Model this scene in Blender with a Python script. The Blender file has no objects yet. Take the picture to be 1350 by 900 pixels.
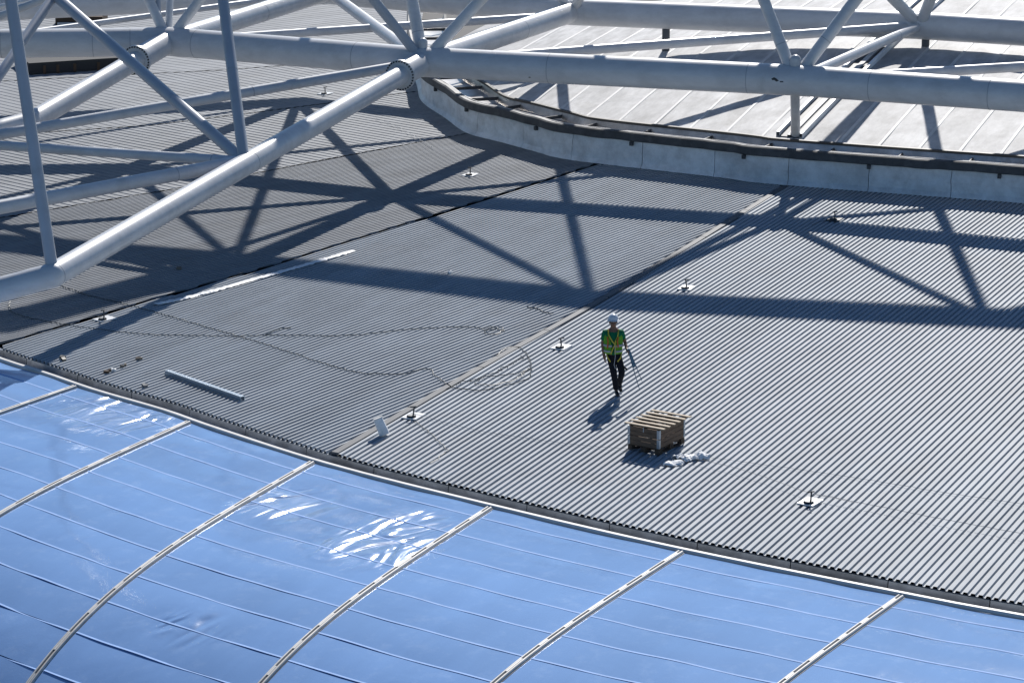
import bpy, bmesh, math, random
from mathutils import Vector, Matrix, noise
random.seed(7)
R = math.radians
scene = bpy.context.scene
C = scene.collection

# ------------------------------------------------------------------ camera, light
PITCH, CAM_H, FPX = R(15.07), 18.36, 3900.0        # camera looks down 15 degrees from 18 m above the roof
cam_d = bpy.data.cameras.new('camera')
cam_d.sensor_width = 36; cam_d.lens = 36*FPX/1350; cam_d.clip_start = 1; cam_d.clip_end = 6000
cam = bpy.data.objects.new('camera', cam_d); C.objects.link(cam)
cam.location = (0, 0, CAM_H); cam.rotation_euler = (R(90)-PITCH, 0, 0)
scene.camera = cam
SUN = Vector((0.1443, 0.8166, 0.5588)).normalized()
SUN_EL = math.asin(SUN.z); SUN_AZ = math.atan2(SUN.x, SUN.y)
world = bpy.data.worlds.new('World'); scene.world = world; world.use_nodes = True
wn = world.node_tree
bg = wn.nodes['Background']; sky = wn.nodes.new('ShaderNodeTexSky')
sky.sky_type = 'NISHITA'; sky.sun_disc = False
sky.sun_elevation = SUN_EL; sky.sun_rotation = SUN_AZ
sky.air_density = 1.0; sky.dust_density = 0.3; sky.ozone_density = 2.0
tint = wn.nodes.new('ShaderNodeVectorMath'); tint.operation = 'MULTIPLY'; tint.inputs[1].default_value = (.70, .92, 1.14)  # daylight white balance of the camera
wn.links.new(sky.outputs[0], tint.inputs[0]); wn.links.new(tint.outputs[0], bg.inputs[0]); bg.inputs[1].default_value = 0.058
sl = bpy.data.lights.new('sun', 'SUN'); sl.energy = 4.9; sl.angle = R(0.7); sl.color = (1, .96, .91)
so = bpy.data.objects.new('sun', sl); C.objects.link(so)
so.rotation_euler = (-SUN).to_track_quat('-Z', 'Y').to_euler()
scene.view_settings.view_transform = 'Standard'; scene.view_settings.look = 'None'
scene.view_settings.exposure = 0.15; scene.view_settings.gamma = 1

# ------------------------------------------------------------------ helpers
_c, _s = math.cos(PITCH), math.sin(PITCH)
def at(px, py, z=0.0):                             # surveyed point of the photograph -> place at height z
    x = (px-675)/FPX; u = -(py-450)/FPX
    dy = _c+u*_s; dz = -_s+u*_c
    t = (z-CAM_H)/dz
    return Vector((x*t, dy*t, z))
def from_shadow(px, py, h):                        # the point at height h whose shadow falls there
    g = at(px, py, 0); t = h/SUN.z
    return g+SUN*t

def tag(o, label=None, cat=None, group=None, kind=None):
    if label: o['label'] = label
    if cat: o['category'] = cat
    if group: o['group'] = group
    if kind: o['kind'] = kind
    return o
def link(name, me, m=None, parent=None):
    o = bpy.data.objects.new(name, me); C.objects.link(o)
    if m is not None:
        if isinstance(m, (list, tuple)):
            for k in m: me.materials.append(k)
        else: me.materials.append(m)
    if parent is not None:
        o.parent = parent
        o.matrix_parent_inverse = parent.matrix_basis.inverted()
    return o
def empty(name, loc=(0, 0, 0), rz=0):
    o = bpy.data.objects.new(name, None); C.objects.link(o)
    o.location = loc; o.rotation_euler = (0, 0, rz); o.empty_display_size = .2
    bpy.context.view_layer.update()
    return o
def mesh(name, vs, fs, smooth=False):
    me = bpy.data.meshes.new(name); me.from_pydata([tuple(v) for v in vs], [], fs); me.update()
    if smooth:
        for p in me.polygons: p.use_smooth = True
    return me
class MB:
    def __init__(s): s.v = []; s.f = []
    def box(s, c, size, M=None):
        b = len(s.v); c = Vector(c); x, y, z = [k/2 for k in size]
        for i in (-1, 1):
            for j in (-1, 1):
                for k in (-1, 1):
                    p = Vector((i*x, j*y, k*z))
                    if M is not None: p = M @ p
                    s.v.append(c+p)
        for f in ((0, 1, 3, 2), (4, 6, 7, 5), (0, 4, 5, 1), (2, 3, 7, 6), (0, 2, 6, 4), (1, 5, 7, 3)):
            s.f.append([b+k for k in f])
        return s
    def tube(s, a, b, r0, r1=None, n=12, caps=True):
        a = Vector(a); b = Vector(b); r1 = r0 if r1 is None else r1
        d = (b-a).normalized(); u = d.orthogonal().normalized(); w = d.cross(u)
        k = len(s.v)
        for p, r in ((a, r0), (b, r1)):
            for i in range(n):
                t = 2*math.pi*i/n; s.v.append(p+(u*math.cos(t)+w*math.sin(t))*r)
        for i in range(n):
            j = (i+1) % n; s.f.append([k+i, k+j, k+n+j, k+n+i])
        if caps: s.f.append([k+i for i in range(n)][::-1]); s.f.append([k+n+i for i in range(n)])
        return s
    def path(s, pts, r, n=6):
        pts = [Vector(p) for p in pts]; k0 = len(s.v)
        for q, p in enumerate(pts):
            d = (pts[min(q+1, len(pts)-1)]-pts[max(q-1, 0)])
            if d.length < 1e-6: d = Vector((0, 0, 1))
            d.normalize()
            ref = Vector((0, 0, 1)) if abs(d.z) < .9 else Vector((1, 0, 0))
            u = d.cross(ref).normalized(); w = d.cross(u)
            for i in range(n):
                t = 2*math.pi*i/n; s.v.append(p+(u*math.cos(t)+w*math.sin(t))*r)
        for q in range(len(pts)-1):
            for i in range(n):
                j = (i+1) % n; a = k0+q*n
                s.f.append([a+i, a+j, a+n+j, a+n+i])
        s.f.append([k0+i for i in range(n)][::-1]); s.f.append([k0+(len(pts)-1)*n+i for i in range(n)])
        return s
    def build(s, name, m, parent=None, smooth=False, bevel=0):
        me = mesh(name, s.v, s.f, smooth)
        bm = bmesh.new(); bm.from_mesh(me); bmesh.ops.recalc_face_normals(bm, faces=bm.faces)
        if bevel: bmesh.ops.bevel(bm, geom=bm.edges[:], offset=bevel, segments=1, affect='EDGES')
        bm.to_mesh(me); bm.free()
        if smooth:
            me.set_sharp_from_angle(angle=R(40))
        return link(name, me, m, parent)
def catmull(pts, n):
    pts = [Vector(p) for p in pts]; out = []
    for i in range(len(pts)-1):
        p0 = pts[max(i-1, 0)]; p1 = pts[i]; p2 = pts[i+1]; p3 = pts[min(i+2, len(pts)-1)]
        for k in range(n):
            t = k/n
            out.append(.5*((2*p1)+(p2-p0)*t+(2*p0-5*p1+4*p2-p3)*t*t+(3*p1-p0-3*p2+p3)*t**3))
    out.append(pts[-1]); return out
def resample(pts, step):
    L = [0]
    for a, b in zip(pts, pts[1:]): L.append(L[-1]+(b-a).length)
    n = max(2, round(L[-1]/step)); out = []; j = 0
    for k in range(n+1):
        d = L[-1]*k/n
        while j < len(pts)-2 and L[j+1] < d: j += 1
        t = (d-L[j])/max(L[j+1]-L[j], 1e-9); out.append(pts[j].lerp(pts[j+1], min(max(t, 0), 1)))
    return out
def normals2(pts, side=1):                         # horizontal normals along a ground line
    out = []
    for i in range(len(pts)):
        d = pts[min(i+1, len(pts)-1)]-pts[max(i-1, 0)]
        out.append(Vector((d.y, -d.x, 0)).normalized()*side)
    return out
def sweep(pts, nrm, prof, name, m, parent=None, smooth=False, closed=False):
    vs = []; fs = []; n = len(prof)
    for p, q in zip(pts, nrm):
        for o, z in prof: vs.append(Vector((p.x, p.y, 0))+q*o+Vector((0, 0, z)))
    for i in range(len(pts)-1):
        for k in range(n if closed else n-1):
            a = i*n+k; b = i*n+(k+1) % n
            fs.append([a, b, b+n, a+n])
    if closed: fs.append(list(range(n))[::-1]); fs.append([(len(pts)-1)*n+k for k in range(n)])
    me = mesh(name, vs, fs, smooth)
    bm = bmesh.new(); bm.from_mesh(me); bmesh.ops.recalc_face_normals(bm, faces=bm.faces); bm.to_mesh(me); bm.free()
    if smooth: me.set_sharp_from_angle(angle=R(35))
    return link(name, me, m, parent)

# ------------------------------------------------------------------ materials
def mat(name, col, rough=.5, metal=0.0, spec=.5, var=0.0, scale=1.0, var2=None, amt2=0.0, scale2=.3,
        bump=0.0, bscale=20.0, coat=0.0, stretch=(1, 1, 1), rvar=0.0):
    m = bpy.data.materials.new(name); m.use_nodes = True; t = m.node_tree; n = t.nodes; L = t.links
    p = n['Principled BSDF']; p.inputs['Roughness'].default_value = rough
    p.inputs['Metallic'].default_value = metal; p.inputs['Specular IOR Level'].default_value = spec
    p.inputs['Coat Weight'].default_value = coat; p.inputs['Coat Roughness'].default_value = .08
    p.inputs['Base Color'].default_value = (*col, 1)
    tc = n.new('ShaderNodeTexCoord'); mp = n.new('ShaderNodeMapping'); L.new(tc.outputs['Object'], mp.inputs[0])
    mp.inputs['Scale'].default_value = stretch
    last = None
    if var:
        nz = n.new('ShaderNodeTexNoise'); nz.inputs['Scale'].default_value = scale; nz.inputs['Detail'].default_value = 6
        nz.inputs['Roughness'].default_value = .65
        L.new(mp.outputs[0], nz.inputs['Vector'])
        r = n.new('ShaderNodeMapRange'); r.inputs['From Min'].default_value = .3; r.inputs['From Max'].default_value = .7
        r.inputs['To Min'].default_value = 1-var; r.inputs['To Max'].default_value = 1+var
        L.new(nz.outputs['Fac'], r.inputs['Value'])
        mx = n.new('ShaderNodeVectorMath'); mx.operation = 'SCALE'; mx.inputs[0].default_value = col
        L.new(r.outputs[0], mx.inputs['Scale']); last = mx.outputs[0]
        if rvar:
            rr = n.new('ShaderNodeMapRange'); rr.inputs['From Min'].default_value = .3; rr.inputs['From Max'].default_value = .7
            rr.inputs['To Min'].default_value = max(rough-rvar, .02); rr.inputs['To Max'].default_value = rough+rvar
            L.new(nz.outputs['Fac'], rr.inputs['Value']); L.new(rr.outputs[0], p.inputs['Roughness'])
    if var2 is not None:
        n2 = n.new('ShaderNodeTexNoise'); n2.inputs['Scale'].default_value = scale2; n2.inputs['Detail'].default_value = 8
        n2.inputs['Roughness'].default_value = .7; L.new(mp.outputs[0], n2.inputs['Vector'])
        r2 = n.new('ShaderNodeMapRange'); r2.inputs['From Min'].default_value = .55; r2.inputs['From Max'].default_value = .75
        r2.inputs['To Max'].default_value = amt2; L.new(n2.outputs['Fac'], r2.inputs['Value'])
        m2 = n.new('ShaderNodeMix'); m2.data_type = 'RGBA'; L.new(r2.outputs[0], m2.inputs['Factor'])
        if last: L.new(last, m2.inputs['A'])
        else: m2.inputs['A'].default_value = (*col, 1)
        m2.inputs['B'].default_value = (*var2, 1); last = m2.outputs['Result']
    if last: L.new(last, p.inputs['Base Color'])
    if bump:
        nb = n.new('ShaderNodeTexNoise'); nb.inputs['Scale'].default_value = bscale; nb.inputs['Detail'].default_value = 4
        L.new(mp.outputs[0], nb.inputs['Vector'])
        b = n.new('ShaderNodeBump'); b.inputs['Strength'].default_value = bump; b.inputs['Distance'].default_value = .02
        L.new(nb.outputs['Fac'], b.inputs['Height']); L.new(b.outputs[0], p.inputs['Normal'])
    return m
M = {}
M['deck'] = mat('painted_deck_sheet', (.40, .432, .465), .62, 0.0, .12, .05, .9, (.36, .36, .36), .5, .35)
M['deck_dull'] = mat('weathered_deck_sheet', (.285, .30, .32), .65, 0.0, .12, .09, .8, (.25, .25, .24), .5, .3)
M['dark'] = mat('dark_gap', (.03, .032, .036), .8)
M['flash'] = mat('grey_flashing', (.115, .125, .14), .6, .0, .15, .1, 1.2)
M['fascia'] = mat('gutter_fascia', (.30, .32, .35), .35, .45, .5, .14, .5)
M['white_bar'] = mat('white_edge_bar', (.66, .65, .63), .5, 0, .3, .12, 1.5)
M['tube'] = mat('white_tube_paint', (.64, .65, .665), .36, 0.0, .6, .06, .6, (.36, .36, .35), .45, .5, coat=.15, bump=.03, bscale=3)
M['tube_shaded'] = mat('shaded_tube_paint', (.42, .45, .50), .35, 0.0, .5, .08, .8, (.27, .28, .29), .6, .7)  # darker copy of the tube paint, shade of the steep struts put into its colour
M['weld'] = mat('weld_line', (.40, .42, .45), .6)
M['bolt'] = mat('dark_bolt', (.05, .055, .06), .5, .6)
M['kerb'] = mat('white_kerb_sheet', (.84, .86, .88), .45, .0, .5, .10, .5, (.50, .47, .43), .5, .9, rvar=.12, bump=1.0, bscale=2.2)
M['rail_dark'] = mat('dark_rail', (.075, .08, .088), .6, .1, .4, .3, 2.5, (.16, .16, .16), .7, 4)
M['rail_black'] = mat('black_back_rail', (.05, .05, .05), .6)
M['liner'] = mat('galvanised_liner', (.50, .48, .46), .32, .7, .5, .35, 1.3, (.12, .11, .10), .8, .8)
M['white_roof'] = mat('white_roof_membrane', (.50, .50, .50), .65, 0.0, .15, .14, .8, (.33, .32, .30), .85, .35, bump=.1, bscale=1.2)
M['white_seam'] = mat('white_weld_seam', (.60, .60, .59), .6, 0, .2, .15, 1)
M['wood_light'] = mat('pale_pallet_wood', (.46, .37, .26), .7, 0, .3, .16, 6, stretch=(1, 6, 6))
M['wood_grey'] = mat('weathered_grey_board', (.18, .122, .085), .8, 0, .3, .22, 5, stretch=(1, 1, 7))
M['wood_dark'] = mat('dark_pallet_wood', (.10, .07, .05), .8, 0, .3, .2, 5)
M['steel'] = mat('galvanised_steel', (.42, .47, .52), .35, .7, .5, .1, 4)
M['plastic_white'] = mat('crumpled_white_plastic', (.86, .87, .88), .6, 0, .3, .04, 3)
M['plate'] = mat('white_anchor_plate', (.88, .88, .87), .3)
M['cable'] = mat('black_cable', (.02, .03, .03), .5)
M['cable_grey'] = mat('grey_wire', (.22, .23, .25), .5)
M['channel'] = mat('galvanised_channel', (.38, .45, .52), .3, .6, .5, .06, 2)
M['rubble'] = mat('brown_scrap', (.22, .19, .16), .8, 0, .3, .3, 8)
M['skin'] = mat('skin', (.19, .10, .065), .5)
M['helmet'] = mat('white_helmet', (.72, .75, .80), .25, 0, .5)
M['shirt'] = mat('green_shirt', (.004, .15, .07), .8, 0, .2, .1, 12)
M['vest'] = mat('yellow_green_vest', (.13, .37, .025), .7, 0, .3, .14, 9)
M['reflect'] = mat('silver_reflective_tape', (.40, .42, .44), .35)
M['strap'] = mat('yellow_harness_strap', (.62, .52, .06), .6)
M['strap_red'] = mat('red_harness_strap', (.50, .10, .02), .6)
M['trouser'] = mat('black_trousers', (.010, .012, .018), .8, 0, .2, .2, 12)
M['boot'] = mat('black_boot', (.012, .012, .013), .45)
M['hair'] = mat('dark_hair', (.015, .012, .010), .7)
M['rod'] = mat('blue_grey_rod', (.10, .19, .27), .4, .3)
M['brown'] = mat('rusty_brown', (.09, .06, .04), .8, 0, .3, .2, 4)
M['rib_rail'] = mat('weathered_beige_rail', (.62, .605, .575), .5, 0, .3, .22, 2.5)
M['ground'] = mat('far_ground', (.10, .10, .09), .9, 0, .2, .2, .05)

def sheets(m, ang, width, amt):                    # each roofing sheet has weathered a little differently
    t = m.node_tree; n = t.nodes; L = t.links; p = n['Principled BSDF']; src = p.inputs['Base Color'].links[0].from_socket
    tc = n.new('ShaderNodeTexCoord'); mp = n.new('ShaderNodeMapping'); mp.vector_type = 'TEXTURE'; mp.inputs['Rotation'].default_value = (0, 0, R(ang))
    L.new(tc.outputs['Object'], mp.inputs[0]); sx = n.new('ShaderNodeSeparateXYZ'); L.new(mp.outputs[0], sx.inputs[0])
    fl = []
    for ax, w in (('Y', width), ('X', width*7.3)):
        d = n.new('ShaderNodeMath'); d.operation = 'DIVIDE'; d.inputs[1].default_value = w; L.new(sx.outputs[ax], d.inputs[0])
        f = n.new('ShaderNodeMath'); f.operation = 'FLOOR'; L.new(d.outputs[0], f.inputs[0]); fl.append(f)
    cb = n.new('ShaderNodeCombineXYZ'); L.new(fl[0].outputs[0], cb.inputs[0]); L.new(fl[1].outputs[0], cb.inputs[1])
    wn_ = n.new('ShaderNodeTexWhiteNoise'); L.new(cb.outputs[0], wn_.inputs['Vector'])
    r = n.new('ShaderNodeMapRange'); r.inputs['To Min'].default_value = 1-amt; r.inputs['To Max'].default_value = 1+amt; L.new(wn_.outputs['Value'], r.inputs['Value'])
    v = n.new('ShaderNodeVectorMath'); v.operation = 'SCALE'; L.new(src, v.inputs[0]); L.new(r.outputs[0], v.inputs['Scale']); L.new(v.outputs[0], p.inputs['Base Color'])
def streaks(m, sc, ang, lo, hi, rnd=0.0, ratio=9):
    t = m.node_tree; n = t.nodes; L = t.links; p = n['Principled BSDF']
    src = p.inputs['Base Color'].links[0].from_socket
    tc = n.new('ShaderNodeTexCoord'); mp = n.new('ShaderNodeMapping'); mp.vector_type = 'TEXTURE'
    mp.inputs['Rotation'].default_value = (0, 0, R(ang)); mp.inputs['Scale'].default_value = (sc*ratio, sc, sc)
    L.new(tc.outputs['Object'], mp.inputs[0])
    nz = n.new('ShaderNodeTexNoise'); nz.inputs['Scale'].default_value = 1; nz.inputs['Detail'].default_value = 5; nz.inputs['Roughness'].default_value = .7
    L.new(mp.outputs[0], nz.inputs['Vector'])
    r = n.new('ShaderNodeMapRange'); r.inputs['From Min'].default_value = .35; r.inputs['From Max'].default_value = .65
    r.inputs['To Min'].default_value = lo; r.inputs['To Max'].default_value = hi; L.new(nz.outputs['Fac'], r.inputs['Value'])
    v = n.new('ShaderNodeVectorMath'); v.operation = 'SCALE'; L.new(src, v.inputs[0])
    if rnd:
        oi = n.new('ShaderNodeObjectInfo'); a = n.new('ShaderNodeMapRange'); a.inputs['To Min'].default_value = 1-rnd; a.inputs['To Max'].default_value = 1+rnd
        L.new(oi.outputs['Random'], a.inputs['Value']); q = n.new('ShaderNodeMath'); q.operation = 'MULTIPLY'
        L.new(r.outputs[0], q.inputs[0]); L.new(a.outputs[0], q.inputs[1]); L.new(q.outputs[0], v.inputs['Scale'])
    else: L.new(r.outputs[0], v.inputs['Scale'])
    L.new(v.outputs[0], p.inputs['Base Color'])
streaks(M['white_roof'], .6, 67, .74, 1.14, .09, 2.6)
streaks(M['deck'], .35, 62, .90, 1.06); sheets(M['deck'], 65.8, 1.03, .045); sheets(M['deck_dull'], 46, 1.03, .05)
streaks(M['kerb'], .5, 80, .80, 1.10, .07, 2.5); streaks(M['tube'], .35, 0, .90, 1.05, 0, 3)
streaks(M['deck_dull'], .5, 45, .86, 1.06)
streaks(M['fascia'], .3, 0, .7, 1.25, .15)

def film_material():
    m = bpy.data.materials.new('blue_translucent_film'); m.use_nodes = True; t = m.node_tree; n = t.nodes; L = t.links
    p = n['Principled BSDF']; p.inputs['IOR'].default_value = 1.75
    p.inputs['Specular IOR Level'].default_value = .5; p.inputs['Coat Weight'].default_value = 0
    tc = n.new('ShaderNodeTexCoord')
    # base blue with pale abrasion
    sc = n.new('ShaderNodeTexNoise'); sc.inputs['Scale'].default_value = 2.3; sc.inputs['Detail'].default_value = 9; sc.inputs['Roughness'].default_value = .75
    L.new(tc.outputs['Object'], sc.inputs['Vector'])
    rr = n.new('ShaderNodeMapRange'); rr.inputs['From Min'].default_value = .52; rr.inputs['From Max'].default_value = .78; rr.inputs['To Max'].default_value = .6
    L.new(sc.outputs['Fac'], rr.inputs['Value'])
    mx = n.new('ShaderNodeMix'); mx.data_type = 'RGBA'
    mx.inputs['A'].default_value = (.225, .385, .69, 1); mx.inputs['B'].default_value = (.36, .52, .80, 1)
    L.new(rr.outputs[0], mx.inputs['Factor']); L.new(mx.outputs['Result'], p.inputs['Base Color'])
    # roughness: mostly glossy, scuffed in patches
    r2 = n.new('ShaderNodeMapRange'); r2.inputs['From Min'].default_value = .4; r2.inputs['From Max'].default_value = .75
    r2.inputs['To Min'].default_value = .06; r2.inputs['To Max'].default_value = .075
    pass
    # slack, slightly wrinkled skin
    wv = n.new('ShaderNodeTexNoise'); wv.inputs['Scale'].default_value = .55; wv.inputs['Detail'].default_value = 2; wv.inputs['Distortion'].default_value = 1.2
    L.new(tc.outputs['Object'], wv.inputs['Vector'])
    b = n.new('ShaderNodeBump'); b.inputs['Strength'].default_value = .16; b.inputs['Distance'].default_value = .08
    L.new(wv.outputs['Fac'], b.inputs['Height'])
    w2 = n.new('ShaderNodeTexNoise'); w2.inputs['Scale'].default_value = 9; w2.inputs['Detail'].default_value = 3; w2.inputs['Distortion'].default_value = 2
    L.new(tc.outputs['Object'], w2.inputs['Vector'])
    b2 = n.new('ShaderNodeBump'); b2.inputs['Strength'].default_value = .05; b2.inputs['Distance'].default_value = .03
    L.new(w2.outputs['Fac'], b2.inputs['Height']); L.new(b.outputs[0], b2.inputs['Normal'])
    # creased places of the film, where slack folds catch the sun
    prev = None
    for cx_, cy_, rad in [(*at(495, 722, -.2)[:2], 1.75), (*at(375, 668, -.2)[:2], 1.5), (*at(165, 545, -.2)[:2], 2.2), (*at(535, 690, -.2)[:2], 1.2), (*at(250, 850, -.8)[:2], 1.0)]:
        dn = n.new('ShaderNodeVectorMath'); dn.operation = 'DISTANCE'; dn.inputs[1].default_value = (cx_, cy_, -.2); L.new(tc.outputs['Object'], dn.inputs[0])
        mr = n.new('ShaderNodeMapRange'); mr.interpolation_type = 'SMOOTHSTEP'; mr.inputs['From Min'].default_value = rad*.35; mr.inputs['From Max'].default_value = rad; mr.inputs['To Min'].default_value = .95; mr.inputs['To Max'].default_value = 0
        L.new(dn.outputs['Value'], mr.inputs['Value'])
        if prev is None: prev = mr
        else:
            mm = n.new('ShaderNodeMath'); mm.operation = 'MAXIMUM'; L.new(prev.outputs[0], mm.inputs[0]); L.new(mr.outputs[0], mm.inputs[1]); prev = mm
    mr = prev
    w3 = n.new('ShaderNodeTexNoise'); w3.inputs['Scale'].default_value = .95; w3.inputs['Detail'].default_value = 1.2; w3.inputs['Distortion'].default_value = 1.8
    L.new(tc.outputs['Object'], w3.inputs['Vector'])
    b3 = n.new('ShaderNodeBump'); b3.inputs['Distance'].default_value = .20
    rg = n.new('ShaderNodeMapRange'); rg.inputs['To Min'].default_value = .05; rg.inputs['To Max'].default_value = .20
    L.new(mr.outputs[0], rg.inputs['Value']); L.new(rg.outputs[0], p.inputs['Roughness'])
    mpw = n.new('ShaderNodeMapping'); mpw.vector_type = 'TEXTURE'; mpw.inputs['Rotation'].default_value = (0, 0, R(50)); mpw.inputs['Scale'].default_value = (2.2, .8, 1)
    L.new(tc.outputs['Object'], mpw.inputs[0]); L.new(mpw.outputs[0], w3.inputs['Vector'])
    L.new(mr.outputs[0], b3.inputs['Strength']); L.new(w3.outputs['Fac'], b3.inputs['Height']); L.new(b2.outputs[0], b3.inputs['Normal'])
    L.new(b3.outputs[0], p.inputs['Normal'])
    return m
M['film'] = film_material(); streaks(M['film'], 2.2, 62, .94, 1.06, .055)
M['film_seam'] = mat('pale_blue_weld', (.28, .45, .78), .7, 0, .15, .12, 3)

# ------------------------------------------------------------------ setting: ground and the corrugated roof
g = mesh('ground', [(-3000, -300, -24), (3000, -300, -24), (3000, 5000, -24), (-3000, 5000, -24)], [(0, 1, 2, 3)])
tag(link('ground', g, M['ground']), 'dull grey land far below and beyond the stadium roof', kind='structure')

EDGE_PX = [(0, 457), (80, 483), (142, 504), (233, 530), (300, 553), (450, 600), (650, 650), (900, 707), (1203, 767), (1350, 794)]
edge = [Vector((-24.5, 84.5, 0)), Vector((-20.2, 78.0, 0)), Vector((-15.4, 71.6, 0))]+[at(*p) for p in EDGE_PX]+[Vector((15.0, 47.0, 0)), Vector((22, 43.6, 0))]
edge = resample(catmull(edge, 8), .5)
KERB_PX = [(553, 112), (560, 134), (590, 155), (619, 175), (664, 187), (708, 199), (760, 211), (950, 233), (1000, 240), (1150, 252), (1350, 267)]
kerb = [Vector((-3.9, 113, 0)), Vector((-3.7, 108, 0))]+[at(*p) for p in KERB_PX]+[Vector((21, 81.0, 0)), Vector((30, 76.5, 0))]
kerb = resample(catmull(kerb, 8), .35)
seam12 = [at(440, 597), at(640, 480), at(800, 390), at(1035, 245)]
seam23 = [at(0, 454), at(171, 403), at(360, 349), at(608, 272), at(786, 216)]
seam34 = [Vector((-21.5, 75.6, 0)), at(0, 287), at(253, 245), at(440, 208), at(621, 175)]
seam45 = [Vector((-27, 86.8, 0)), at(0, 178), at(200, 165), at(400, 140), at(553, 120)]
seam56 = [Vector((-34, 98.5, 0)), at(40, 105), at(300, 92), at(390, 85), Vector((-3.6, 109.2, 0))]
def nearest(line, p): return min(range(len(line)), key=lambda i: (line[i]-p).length)
def between(line, a, b):
    i, j = nearest(line, a), nearest(line, b)
    return line[i:j+1] if i <= j else line[j:i+1][::-1]
def offset_line(l, d):
    return [p+q*d for p, q in zip(l, normals2(l))]
def section_mesh(poly, ang, pitch, name, depth=.045, crest=.5):
    """trapezoidal ribs running at angle ang, cut to the outline"""
    d = Vector((math.cos(R(ang)), math.sin(R(ang)), 0)); n = Vector((-d.y, d.x, 0))
    os_ = [p.dot(n) for p in poly]; lo, hi = min(os_), max(os_)
    prof = [(0, 0), (crest, 0), (crest+.15, -1), (.92, -1)]
    lines = []; k = math.floor(lo/pitch)
    while k*pitch < hi:
        for a, z in prof:
            o = (k+a)*pitch
            if lo < o < hi: lines.append((o, z*depth))
        k += 1
    vs = []; fs = []; prev = None
    E2 = list(zip(poly, poly[1:]+poly[:1]))
    for o, z in lines:
        ts = []
        for a, b in E2:
            oa, ob = a.dot(n)-o, b.dot(n)-o
            if (oa < 0) != (ob < 0):
                t = oa/(oa-ob); ts.append(a.lerp(b, t).dot(d))
        if len(ts) < 2: prev = None; continue
        t0, t1 = min(ts), max(ts)
        m_ = 8
        base = len(vs)
        for i in range(m_+1):
            t = t0+(t1-t0)*i/m_; p = d*t+n*o
            vs.append((p.x, p.y, z))
        if prev is not None:
            for i in range(m_): fs.append([prev+i, base+i, base+i+1, prev+i+1])
        prev = base
    me = mesh(name, vs, fs)
    bm = bmesh.new(); bm.from_mesh(me)
    for f in bm.faces:
        if f.normal.z < 0: f.normal_flip()
    bm.to_mesh(me); bm.free()
    return me
def section(poly, ang, pitch, m, label, depth=.045, crest=.5):
    o = link('corrugated_roof', section_mesh(poly, ang, pitch, 'corrugated_roof', depth, crest), m)
    return tag(o, label, kind='structure')
P = .147
s12r = offset_line(seam12, .10); s12l = offset_line(seam12, -.10)
s23r = offset_line(seam23, .08); s23l = offset_line(seam23, -.08)
s34r = offset_line(seam34, .05); s34l = offset_line(seam34, -.05)
s45r = offset_line(seam45, .05); s45l = offset_line(seam45, -.05)
s56r = offset_line(seam56, .05); s56l = offset_line(seam56, -.05)
far_edge = edge[-1]
poly1 = s12r+between(kerb, seam12[-1], kerb[-1])[1:]+[Vector((30, 60, 0))]+between(edge, edge[-1], seam12[0])[:-1]
section(poly1, 65.8, P, M['deck'], 'light grey ribbed roof section that the worker walks on', .045, .48)
poly2 = s23r+between(kerb, seam23[-1], seam12[-1])[1:-1]+s12l[::-1]+between(edge, seam12[0], seam23[0])[1:-1]
section(poly2, 56.5, P, M['deck'], 'grey ribbed roof section with the long metal channel lying on it', .054, .29)
poly3 = s34r+between(kerb, seam34[-1], seam23[-1])[1:-1]+s23l[::-1]+between(edge, seam23[0], edge[5])[:]
section(poly3, 46, P, M['deck_dull'], 'dull ribbed roof section crossed by the node shadow left of the kerb', .050, .46)
poly4 = s45r+between(kerb, seam45[-1], seam34[-1])[1:-1]+s34l[::-1]
section(poly4, -42, .30, M['deck_dull'], 'shadow streaked ribbed roof section behind the big slanting tube', .017)
poly5 = s56r+between(kerb, seam56[-1], seam45[-1])[1:-1]+s45l[::-1]
section(poly5, -46, .34, M['deck_dull'], 'weathered ribbed roof section under the middle ring tube', .014)
poly6 = s56l+[Vector((-3.6, 125, 0)), Vector((60, 125, 0)), Vector((60, 230, 0)), Vector((-60, 230, 0)), Vector((-60, 90, 0))]
section(poly6, -38, .42, M['deck_dull'], 'farthest ribbed roof section at the top of the view', .011)
und = mesh('roof_underlay', [(-70, 40, -.14), (40, 40, -.14), (40, 240, -.14), (-70, 240, -.14)], [(0, 1, 2, 3)])
# underlay only under the decks: trimmed at the gutter line
uv = [Vector((p.x, p.y, -.14)) for p in edge]+[Vector((60, 60, -.14)), Vector((70, 240, -.14)), Vector((-80, 240, -.14)), Vector((-40, 90, -.14))]
bm = bmesh.new(); f = bm.faces.new([bm.verts.new(v) for v in uv]); bmesh.ops.triangulate(bm, faces=[f])
me = bpy.data.meshes.new('roof_underlay'); bm.to_mesh(me); bm.free()
tag(link('roof_underlay', me, M['dark']), 'dark lining seen in the joints between ribbed roof sections', kind='structure')

def flashing(line, prof, label, m):
    l = resample(catmull(line, 6), 1.2)
    r = empty('seam_flashing', l[0]); tag(r, label, 'flashing')
    n = len(l)-1; k = 0; step = 3
    while k < n:
        e = min(k+step, n); seg = l[k:e+1]
        seg = [seg[0].lerp(seg[1], .012)]+seg[1:-1]+[seg[-1].lerp(seg[-2], .012)]
        sweep(seg, normals2(seg), prof, 'strip', m, r, closed=True); k = e
flashing(seam12, [(-.09, -.01), (-.06, .022), (.10, .018), (.12, -.03), (-.09, -.03)], 'broad grey flashing strip along the seam left of the worker', M['flash'])
0 and flashing(seam23, [(.00, .0), (.01, .03), (.10, .03), (.12, -.03), (.0, -.03)], 'narrow flashing along the seam that runs under the torn plastic strip', M['flash'])

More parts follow.
